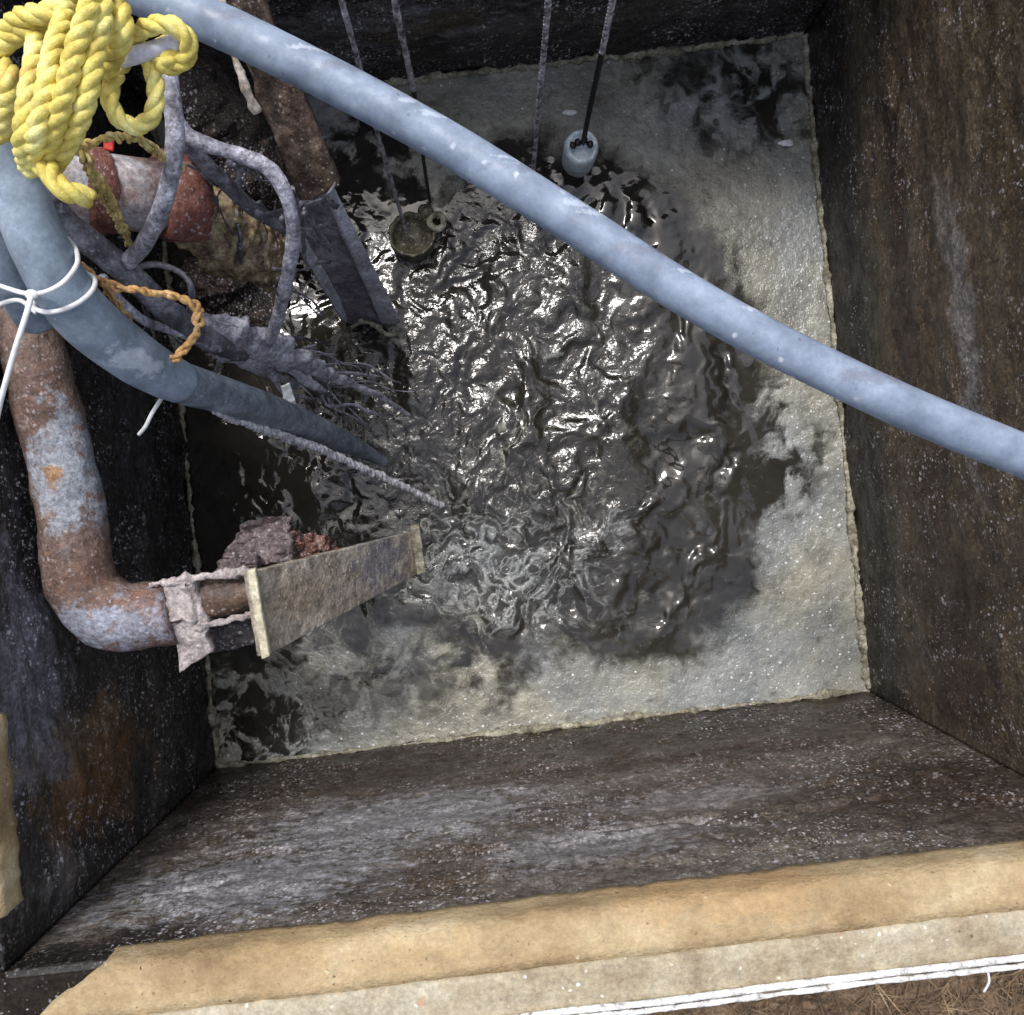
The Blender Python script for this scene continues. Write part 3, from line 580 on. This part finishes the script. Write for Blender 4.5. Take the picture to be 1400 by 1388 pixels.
# pump cables
M_cab = grime('lavender_grey_cable', [(.3, srgb(84, 81, 86)), (.46, srgb(148, 145, 155)), (.72, srgb(206, 203, 214))], 26, 7, .65, (1, 1, 1), glint_crust_specks(.6, .35), (.25, .5), ((70, .5, .008), (170, .4, .004)), grit=1.2)
M_cabd = grime('dark_grey_cable', [(.3, srgb(54, 51, 54)), (.5, srgb(100, 98, 105)), (.75, srgb(164, 162, 171))], 24, 7, .65, (1, 1, 1), glint_crust_specks(.5, .3), (.35, .6), ((70, .35, .006),))
def cable(label, pts, r, mat, n=90, rough=.06):
    z = Z(*pts); o = mesh_obj('pump_cable', *tube(z, r, n, 16, rough, 40), mat, None, True, z[len(z) // 2][:3]); return tag(o, label, 'cable', 'grey cables in the upper left clutter')
cable('grey cable curving down in front of the rusty flange from the rope bight', [(222, 60, 1.14), (232, 115, 1.12), (239, 170, 1.1), (236, 225, 1.08), (221, 285, 1.04), (196, 335, .98), (165, 368, .9)], .0135, M_cab)
cable('pale lavender cable arching over the clutter and dropping to the rag clump', [(240, 165, 1.02), (262, 188, 1.0), (310, 207, .98), (355, 222, .96), (382, 248, .94), (398, 290, .9), (400, 340, .84), (388, 400, .74), (378, 440, .64), (366, 470, .54)], .0125, M_cab, 110, .12)
cable('straight grey cable running under the arched lavender cable to the channel', [(248, 190, .95), (268, 210, .92), (305, 248, .85), (345, 285, .75), (390, 312, .66)], .0135, M_cabd)
cable('dark wide conduit sloping down from the thick hose to the rag clump', [(60, 270, 1.05), (92, 308, 1.0), (140, 345, .95), (190, 388, .88), (240, 435, .78), (290, 468, .66), (330, 482, .55)], .022, M_cabd, 100, .05)
cable('pale line along the lower edge of the dark conduit', [(140, 380, .96), (165, 412, .9), (200, 440, .83), (245, 455, .76), (300, 478, .66)], .0085, M_cab)  # separate pale tube that draws the conduit's pale lower edge
cable('thin black cable curled in a loop above the orange brown twine', [(180, 366, .8), (215, 362, .8), (248, 374, .79), (262, 396, .78), (256, 428, .72), (230, 450, .66)], .006, M_cabd)
sv = []
for k in range(46):
    u0, v0, z0 = random.choice(((150, 350, .93), (250, 190, 1.0), (330, 215, .98), (395, 290, .9), (392, 380, .78), (300, 245, .86), (210, 405, .85), (345, 290, .76)))
    u0 += random.uniform(-22, 22); v0 += random.uniform(-16, 16); pts = [(u0, v0, z0)]; a = random.uniform(.2, 1.5)
    for i in range(4):
        a += random.uniform(-.7, .7); q = random.uniform(9, 26)
        pts.append((pts[-1][0] + q * math.cos(a), pts[-1][1] + q * math.sin(a), pts[-1][2] - random.uniform(.02, .09)))
    sv.append(tube(Z(*pts), random.choice((.0016, .0025, .004, .007)), 30, 8, .45, 70, flat=(1, .6)))
so_ = mesh_obj('slimy_strands', *join(*sv), M_cabd, None, True, pt(300, 300, .8)); tag(so_, 'thin dark slimy strands draped over the grey cables in the upper left', 'strands')
# rag clump
M_rag = grime('grey_rag', [(.25, srgb(60, 57, 60)), (.43, srgb(150, 147, 156)), (.58, srgb(196, 194, 204)), (.8, srgb(236, 234, 242))], 28, 9, .72, (1, 1, 1), glint_crust_specks(.7, .4), (.35, .7), ((60, .7, .012), (200, .5, .004)))
rg_ = thing('rag_clump', 'tangled grey wet rags snagged on the cables beside the thick hose', 'rags', pt(360, 490, .4))
V1 = tube(Z((262, 440, .66, .022), (300, 455, .62, .040), (345, 468, .56, .042), (395, 490, .46, .034), (440, 510, .34, .022), (480, 525, .22, .013), (525, 545, .1, .009), (565, 572, -.02, .006)), .03, 220, 36, .42, 34, flat=(1, .5))
mesh_obj('rag', *V1, M_rag, rg_)
for k in range(15):
    u0 = random.uniform(268, 360); v0 = 446 + (u0 - 268) * .36 + random.uniform(-12, 26); z0 = .70 - (u0 - 268) / 170 * .34; w0 = random.uniform(.007, .018)
    pts = [(u0, v0, z0, w0)]; dv = random.uniform(6, 20)
    for i in range(random.choice((4, 5, 6))):
        pts.append((pts[-1][0] + random.uniform(10, 38), pts[-1][1] + dv * .8 + random.uniform(-15, 15), max(.01, pts[-1][2] - random.uniform(.05, .12)), w0 * random.uniform(.5, 1.1)))
    pts[-1] = (*pts[-1][:3], .003)
    mesh_obj('rag_gap_strip', *tube(Z(*pts), .01, 120, 18, .3, 45, flat=(1, .3), twist=random.uniform(-5, 5)), random.choice((M_rag, M_rag, M_cabd)), rg_)  # darker strips mixed in to paint the dark gaps between the folds
st = []
for k in range(26):
    u0 = random.uniform(262, 430); v0 = 448 + (u0 - 280) * .42 + random.uniform(-22, 26); z0 = max(.08, .70 - (u0 - 262) / 170 * .42 + random.uniform(0, .03))
    pts = [(u0, v0, z0)]; du, dv = random.uniform(16, 34), random.uniform(3, 13); cur = random.uniform(-3, 2.5)
    for i in range(5):
        pts.append((pts[-1][0] + du + random.uniform(-14, 14), pts[-1][1] + dv + random.uniform(-13, 13), max(.008, pts[-1][2] - random.uniform(.03, .09)))); dv += cur; du *= .92
    st.append(tube(Z(*pts), random.choice((.0015, .0022, .003, .0055)), 34, 6, .45, 80, flat=(1, .6)))
mesh_obj('fibres', *join(*st), M_rag, rg_)
ws = mesh_obj('plastic_scrap', *plate([P(384, 528, .52), P(396, 524, .52), P(405, 552, .48), P(392, 562, .48)], .004, 12, 16, .003, 50, .003), M_white, None, True, pt(393, 545, .5)); tag(ws, 'white plastic scrap caught between the rags and the thick hose tail', 'scrap')
M_braid = grime('grey_braid', [(.3, srgb(140, 138, 140)), (.5, srgb(195, 193, 196)), (.75, srgb(235, 233, 236))], 60, 5, .6, (1, 1, 1), (), (.5, .8), ((200, .4, .003),))
o_ = mesh_obj('braided_line', *rope(Z((296, 562, .74), (330, 576, .66), (380, 594, .54), (440, 616, .38), (500, 642, .22), (560, 670, .08), (606, 693, -.02)), .0105, pitch=.034, fray=.35), M_braid, None, True, pt(440, 616, .38)); tag(o_, 'grey white braided line running below the thick hose into the water', 'rope')
# channel rail and crusted plank
M_chan = grime('grey_channel', [(.28, srgb(128, 126, 132)), (.48, srgb(176, 175, 184)), (.65, srgb(200, 200, 210)), (.82, srgb(226, 226, 234))], 16, 8, .65, (1, 1, 1), glint_crust_specks(.4, .3), (.35, .6), ((50, .35, .008),))
M_chand = grime('dark_channel_web', [(.28, srgb(74, 70, 74)), (.5, srgb(122, 117, 126)), (.75, srgb(172, 168, 178))], 16, 8, .65, (1, 1, 1), glint_crust_specks(.4, .35), (.3, .55), ((50, .4, .008),))
ch = thing('steel_channel', 'grey steel channel standing slanted in the water with two raised flanges', 'channel', pt(510, 455, 0))
mesh_obj('web', *plate([P(385, 262, .62), P(448, 250, .62), P(540, 452, -.03), P(478, 448, -.03)], .008, 30, 60, .0015, 20), M_chand, ch)
mesh_obj('flange', *plate([P(437, 238, .72), P(452, 246, .66), P(548, 440, .03), P(527, 452, -.04)], .010, 14, 70, .0012, 20, .002), M_chan, ch)
mesh_obj('flange', *plate([P(386, 300, .62), P(402, 296, .58), P(484, 442, -.03), P(470, 440, .03)], .008, 12, 60, .0015, 20, .002), M_chan, ch)
mesh_obj('end_lip', *tube(Z((480, 448, .02), (495, 440, .05), (512, 444, .04), (528, 456, .02), (545, 458, .01)), .0065, 80, 10, .8, 60), M_crust, ch)
M_plank = grime('crusted_plank', [(.25, srgb(38, 28, 22)), (.45, srgb(70, 55, 45)), (.6, srgb(108, 88, 75)), (.8, srgb(168, 152, 142))], 14, 9, .7, (2, 1, 1), ((120, .34, .5, srgb(206, 200, 200), .85), (60, .26, .3, srgb(170, 160, 155), .7)), (.3, .65), ((50, .8, .012), (140, .6, .006)))
M_barn = grime('barnacled_crust', [(.25, srgb(16, 12, 11)), (.45, srgb(36, 28, 24)), (.6, srgb(62, 48, 40)), (.8, srgb(120, 100, 88))], 24, 9, .72, (1, 1, 1), glint_crust_specks(.9, .6), (.3, .6), ((60, .8, .014), (160, .6, .006)))
pc = thing('pump_casing', 'dark brown speckle crusted pump casing sunk beneath the cables', 'pump', pt(310, 190, .2))
mesh_obj('casing', *tube(Z((225, 85, .50, .05), (262, 128, .46, .085), (310, 180, .38, .095), (355, 235, .30, .085), (395, 290, .2, .07), (410, 315, .12, .05)), .08, 120, 44, .22, 16), M_barn, pc)
mesh_obj('base_lump', *join(ball(P(330, 420, .02), (.10, .07, .05), 5, .45, 14), ball(P(290, 385, .08), (.08, .06, .06), 5, .45, 16, 3.)), M_barn, pc)
pk = thing('crusted_plank', 'brown plank crusted with white specks leaning above the steel channel', 'plank', pt(390, 150, .9))
mesh_obj('board', *plate([P(266, -80, 1.02), P(324, -80, 1.02), P(464, 254, .76), P(414, 284, .72)], .03, 20, 110, .006, 22, .006), M_plank, pk)
mesh_obj('bare_edge', *tube(Z((258, -80, 1.045), (305, 15, 1.0), (318, 70, .965), (335, 118, .935), (352, 155, .91)), .0075, 90, 10, .5, 50), grime('bare_wood', [(.3, srgb(150, 130, 110)), (.6, srgb(206, 196, 184)), (.8, srgb(232, 228, 222))], 30, 6, .6, (1, 1, 1), (), (.6, .8), ((80, .4, .005),)), pk)
# floats on cables
M_fcab = grime('pale_speckled_cable', [(.35, srgb(70, 64, 66)), (.5, srgb(150, 144, 148)), (.65, srgb(196, 190, 194))], 60, 4, .6, (1, 1, 1), (), (.4, .7), ((120, .3, .003),))
M_bcab = grime('black_cable', [(.3, (.008, .008, .009, 1)), (.7, (.02, .02, .022, 1))], 40, 4, .6, (1, 1, 1), (), (.3, .5), ((120, .3, .003),), grit=0.3)
M_float = grime('pale_blue_float', [(.3, srgb(150, 164, 172)), (.5, srgb(200, 214, 220)), (.75, srgb(232, 240, 242))], 30, 7, .65, (1, 1, 1), ((90, .25, .2, srgb(70, 76, 78), .7),), (.3, .5), ((60, .25, .005),), grit=0.5)
M_sfl = grime('scummy_float', [(.3, srgb(44, 40, 30)), (.5, srgb(86, 80, 62)), (.75, srgb(140, 134, 112))], 36, 8, .7, (1, 1, 1), glint_crust_specks(.6, .3), (.35, .65), ((70, .6, .008),))
GRP = 'float switches hanging on cables'
def hang(pts, r, mat, parent, lay=True):
    z = Z(*pts)
    return mesh_obj('cable', *(rope(z, r, pitch=.04) if lay else tube(z, r, 120, 10, .2, 50)), mat, parent)
f1 = thing('float_switch', 'pale blue drum float on a black cable above the dark pool edge', 'float switch', pt(790, 225, .06), GRP)
fb = P(789, 222, .06); ft = P(796, 199, .2); axf = ft - fb
hgt = axf.length
mesh_obj('float_body', *lathe([(.001, -.004), (.034, 0), (.041, .012), (.043, hgt * .5), (.044, hgt * .86), (.041, hgt * .95), (.034, hgt), (.030, hgt - .006), (.001, hgt - .008)], fb, axf, 48, .0015, 30), M_float, f1)
mesh_obj('knot', *join(*[ball(P(u, v, .215), .009, 2, .3, 80, k) for k, (u, v) in enumerate(((790, 195), (799, 192), (806, 198), (784, 199)))]), M_bcab, f1)
hang([(797, 196, .2), (803, 165, .34), (812, 122, .52), (823, 72, .7)], .0065, M_bcab, f1)
hang([(823, 72, .7), (829, 42, .8), (838, -2, .92), (846, -40, 1.0)], .0062, M_fcab, f1)
f2 = thing('float_switch', 'brown scummed drum float awash beside the steel channel', 'float switch', pt(562, 328, .02), GRP)
fb = P(564, 330, .0); axf = Vector((0.05, .1, 1))
mesh_obj('float_body', *lathe([(.03, -.03), (.056, -.02), (.060, .035), (.062, .05), (.056, .053), (.050, .04), (.048, .022), (.001, .02)], fb, axf, 48, .004, 26), M_sfl, f2)
hang([(556, 318, .05), (548, 292, .14), (530, 230, .40), (515, 178, .58), (492, 92, .82), (466, -2, 1.02), (456, -40, 1.08)], .0048, M_fcab, f2, False)
f3 = thing('ring_weight', 'small pale ring weight hanging on a dark cable beside the scummed float', 'weight', pt(597, 302, .04), None)
c3 = P(597, 303, .05); ring = [tuple(c3 + Vector((math.cos(a) * .019, math.sin(a) * .019, .004 * math.sin(2 * a)))) for a in np.linspace(0, 2 * math.pi, 13)]
mesh_obj('ring', *tube(ring, .0085, 60, 12, .15, 60), M_crust, f3)
mesh_obj('sinker', *ball(P(583, 292, .03), (.022, .026, .02), 3, .25, 40), M_sfl, f3)
hang([(588, 276, .09), (582, 240, .24), (574, 180, .5), (565, 122, .66)], .0045, M_bcab, f3, False)
hang([(565, 122, .66), (557, 82, .78), (545, 30, .92), (536, -20, 1.02)], .0055, M_fcab, f3, False)
f4 = thing('float_switch', 'speckled pale cable ending in a small knotted float half hidden by the long hose', 'float switch', pt(730, 245, .04), GRP)
mesh_obj('float_body', *join(ball(P(724, 244, .03), (.02, .017, .02), 3, .3, 50), ball(P(737, 246, .03), (.017, .015, .018), 3, .3, 50)), M_sfl, f4)
hang([(728, 240, .06), (731, 205, .22), (736, 150, .44), (742, 88, .66), (748, 20, .86), (753, -40, 1.02)], .0062, M_fcab, f4)
# ---------------- rusty elbow pipe, clamp and chute
M_pipe = grime('rusty_pipe', [(.25, srgb(58, 42, 36)), (.42, srgb(98, 76, 66)), (.58, srgb(122, 102, 92)), (.78, srgb(150, 140, 138))], 11, 9, .7, (1, 1, 1), glint_crust_specks(.5, .25) + ((40, .3, .25, srgb(120, 70, 44), .6),), (.45, .8), ((30, .5, .012), (110, .6, .006)),
               [(pt(82, 650, .88), (.055, .12, .2), srgb(150, 158, 168), .75, 26), (pt(75, 652, .88), (.018, .02, .2), srgb(150, 108, 62), .85, 40), (pt(110, 770, .88), (.08, .05, .2), srgb(94, 68, 54), .7, 26),
                (pt(115, 860, .84), (.10, .05, .3), srgb(138, 145, 160), .75, 32), (pt(190, 850, .84), (.06, .05, .3), srgb(140, 146, 160), .6, 34), (pt(180, 825, .88), (.03, .02, .2), srgb(118, 86, 70), .7, 40)])
M_pink = grime('pinkish_crust', [(.25, srgb(96, 84, 80)), (.42, srgb(150, 138, 134)), (.6, srgb(192, 182, 178)), (.8, srgb(226, 219, 215))], 24, 8, .7, (1, 1, 1), glint_crust_specks(.6, .3), (.5, .85), ((60, .7, .010), (180, .5, .004)))
M_chute = grime('chute_plate', [(.25, srgb(92, 82, 72)), (.43, srgb(150, 138, 122)), (.6, srgb(186, 176, 162)), (.8, srgb(222, 216, 206))], 18, 8, .7, (1, 1, 1), ((110, .34, .5, srgb(226, 220, 212), .8), (70, .24, .3, srgb(60, 48, 38), .7)), (.35, .65), ((60, .6, .010), (180, .5, .004)),
                [(pt(520, 760, .33), (.07, .08, .2), srgb(118, 116, 130), .7, 26), (pt(400, 810, .65), (.07, .05, .2), srgb(146, 122, 92), .5, 18)])
ep = thing('elbow_pipe', 'rusty scaled pipe bending from the left wall into a pale crusted joint', 'pipe', pt(120, 830, .82))
mesh_obj('pipe', *tube(Z((-10, 300, .86, .053), (22, 400, .85, .054), (52, 510, .84, .055), (80, 620, .83, .056), (98, 710, .82, .057), (106, 768, .81, .060), (122, 815, .80, .064), (160, 841, .80, .064), (205, 842, .80, .060), (240, 836, .80, .056)), .055, 190, 36, .06, 22), M_pipe, ep)
mesh_obj('stub', *tube(Z((225, 832, .80, .043), (260, 822, .79, .040), (300, 814, .785, .039), (352, 802, .78, .039)), .04, 60, 28, .05, 24),
         grime('brown_stub', [(.3, srgb(40, 30, 24)), (.5, srgb(78, 60, 46)), (.75, srgb(120, 98, 80))], 20, 8, .7, (1, 1, 1), glint_crust_specks(.7, .35), (.3, .6), ((60, .6, .008),)), ep)
cl = mesh_obj('joint_collar', *join(plate([P(222, 800, .845), P(262, 793, .85), P(288, 892, .80), P(247, 918, .80)], .03, 26, 50, .006, 30, .006),
                                    plate([P(228, 793, .842), P(256, 790, .85), P(262, 850, .842), P(224, 850, .842)], .05, 20, 30, .008, 30, .006)), M_pink, ep)
mesh_obj('crust_edge', *tube(Z((205, 800, .835), (240, 794, .845), (290, 787, .838), (345, 779, .835)), .007, 140, 12, .9, 60), M_pink, ep)
mesh_obj('crust_edge', *tube(Z((265, 858, .82), (290, 852, .82), (320, 846, .82), (350, 838, .82)), .0075, 140, 12, .9, 60), M_pink, ep)
mesh_obj('gap_sheet', *plate([P(285, 862, .72), P(348, 848, .72), P(350, 880, .70), P(290, 892, .70)], .012, 20, 16, .006, 40, .004),  # dark sheet put in to paint the dark gap below the stub
         grime('dark_gap_fill', [(.3, srgb(30, 28, 28)), (.55, srgb(70, 64, 64)), (.75, srgb(150, 142, 144))], 26, 8, .7, (1, 1, 1), glint_crust_specks(.9, .6), (.35, .6), ((60, .6, .008),)), ep)
ct = thing('chute', 'speckled steel chute plate sloping from the elbow pipe joint down towards the water', 'chute', pt(460, 800, .5))
mesh_obj('plate', *plate([P(343, 783, .86), P(566, 727, .27), P(575, 782, .22), P(362, 898, .82)], .016, 140, 70, .0014, 24, .0015), M_chute, ct)
mesh_obj('near_flange', *plate([P(338, 782, .872), P(348, 780, .872), P(368, 897, .832), P(358, 901, .832)], .02, 12, 70, .0015, 40, .0015), grime('cream_edge', [(.3, srgb(150, 138, 112)), (.55, srgb(206, 198, 170)), (.8, srgb(230, 226, 206))], 30, 7, .65, (1, 1, 1), glint_crust_specks(.5, .2), (.5, .8), ((80, .4, .005),), grit=0.5), ct)
mesh_obj('end_lip', *plate([P(561, 723, .295), P(573, 720, .295), P(582, 783, .245), P(571, 787, .245)], .03, 12, 50, .002, 40, .002), M_crust, ct)
M_deb = grime('mauve_debris', [(.25, srgb(44, 36, 36)), (.42, srgb(90, 78, 78)), (.58, srgb(122, 108, 108)), (.8, srgb(186, 174, 172))], 34, 8, .7, (1, 1, 1), glint_crust_specks(.7, .35), (.4, .7), ((70, .7, .012),))
M_debr = grime('rusty_debris', [(.25, srgb(56, 34, 28)), (.5, srgb(110, 74, 60)), (.8, srgb(176, 156, 146))], 40, 8, .7, (1, 1, 1), glint_crust_specks(.8, .4), (.4, .7), ((70, .7, .012),))
db = thing('debris_clump', 'mauve and rusty clump of debris lodged behind the chute', 'debris', pt(370, 745, .6))
def cluster(items, seed):
    rr = random.Random(seed); out = []
    for (u, v, z, n, su, sv, r) in items:
        for k in range(n):
            q = r * rr.uniform(.2, .75)
            out.append(ball(P(u + rr.gauss(0, su), v + rr.gauss(0, sv), z + rr.uniform(-.02, .02)), (q * rr.uniform(.8, 1.5), q * rr.uniform(.5, 1), q * .7), 3, .55, 40, rr.uniform(0, 50)))
    return join(*out)
def crust(corners, h, amp, sc, n=90):
    V, Fc = plate(corners, .03, n, n // 2, amp, sc, .012); top = n * (n // 2)
    return V, Fc
mesh_obj('grey_crust', *join(crust([P(305, 768, .60), P(330, 716, .60), P(392, 706, .60), P(402, 770, .62)], 0, .026, 30), crust([P(282, 790, .66), P(300, 765, .66), P(352, 762, .66), P(345, 790, .67)], 0, .014, 40, 60)), M_deb, db)
mesh_obj('rusty_crust', *crust([P(372, 772, .60), P(380, 722, .58), P(448, 734, .52), P(470, 752, .50)], 0, .022, 44), M_debr, db)
# white debris fleck, and a white blob standing in for a reflection
for (u, v, a, lab) in ((1076, 196, 12, 'white fleck of debris on the dark mottled scum near the back right corner'), (780, 154, 11, 'white fleck floating on the scum above the pale blue float')):
    f = mesh_obj('debris_glint', *ball(P(u, v, .012), (a * .002, .009, .005), 3, .4, 60), M_white, None, True, pt(u, v, .012)); tag(f, lab, 'debris')
# ================================================================== LIGHT
EL, AZ = math.radians(63), math.radians(-25)
w = bpy.data.worlds.new('World'); S.world = w; w.use_nodes = True
wt = w.node_tree; bg = wt.nodes['Background']; sky = wt.nodes.new('ShaderNodeTexSky'); sky.sky_type = 'NISHITA'; sky.sun_disc = False
sky.sun_elevation = EL; sky.sun_rotation = AZ; sky.air_density = 1.0; sky.dust_density = 3.0
hs = wt.nodes.new('ShaderNodeHueSaturation'); hs.inputs['Saturation'].default_value = .62; wt.links.new(sky.outputs[0], hs.inputs['Color']); wt.links.new(hs.outputs[0], bg.inputs[0]); bg.inputs[1].default_value = .13
sd = bpy.data.lights.new('sun', 'SUN'); so = bpy.data.objects.new('sun', sd); C.objects.link(so)
sd.energy = 1.5; sd.angle = math.radians(12); sd.color = (1, .985, .965)
dirv = Vector((math.sin(AZ) * math.cos(EL), math.cos(AZ) * math.cos(EL), math.sin(EL)))
so.rotation_mode = 'QUATERNION'; so.rotation_quaternion = dirv.to_track_quat('Z', 'Y'); so.location = (-1, 3, 5)
S.view_settings.view_transform = 'Standard'; S.view_settings.look = 'None'; S.view_settings.gamma = 1; S.view_settings.exposure = .74
for o in bpy.data.objects:
    if '_w' in o: del o['_w']
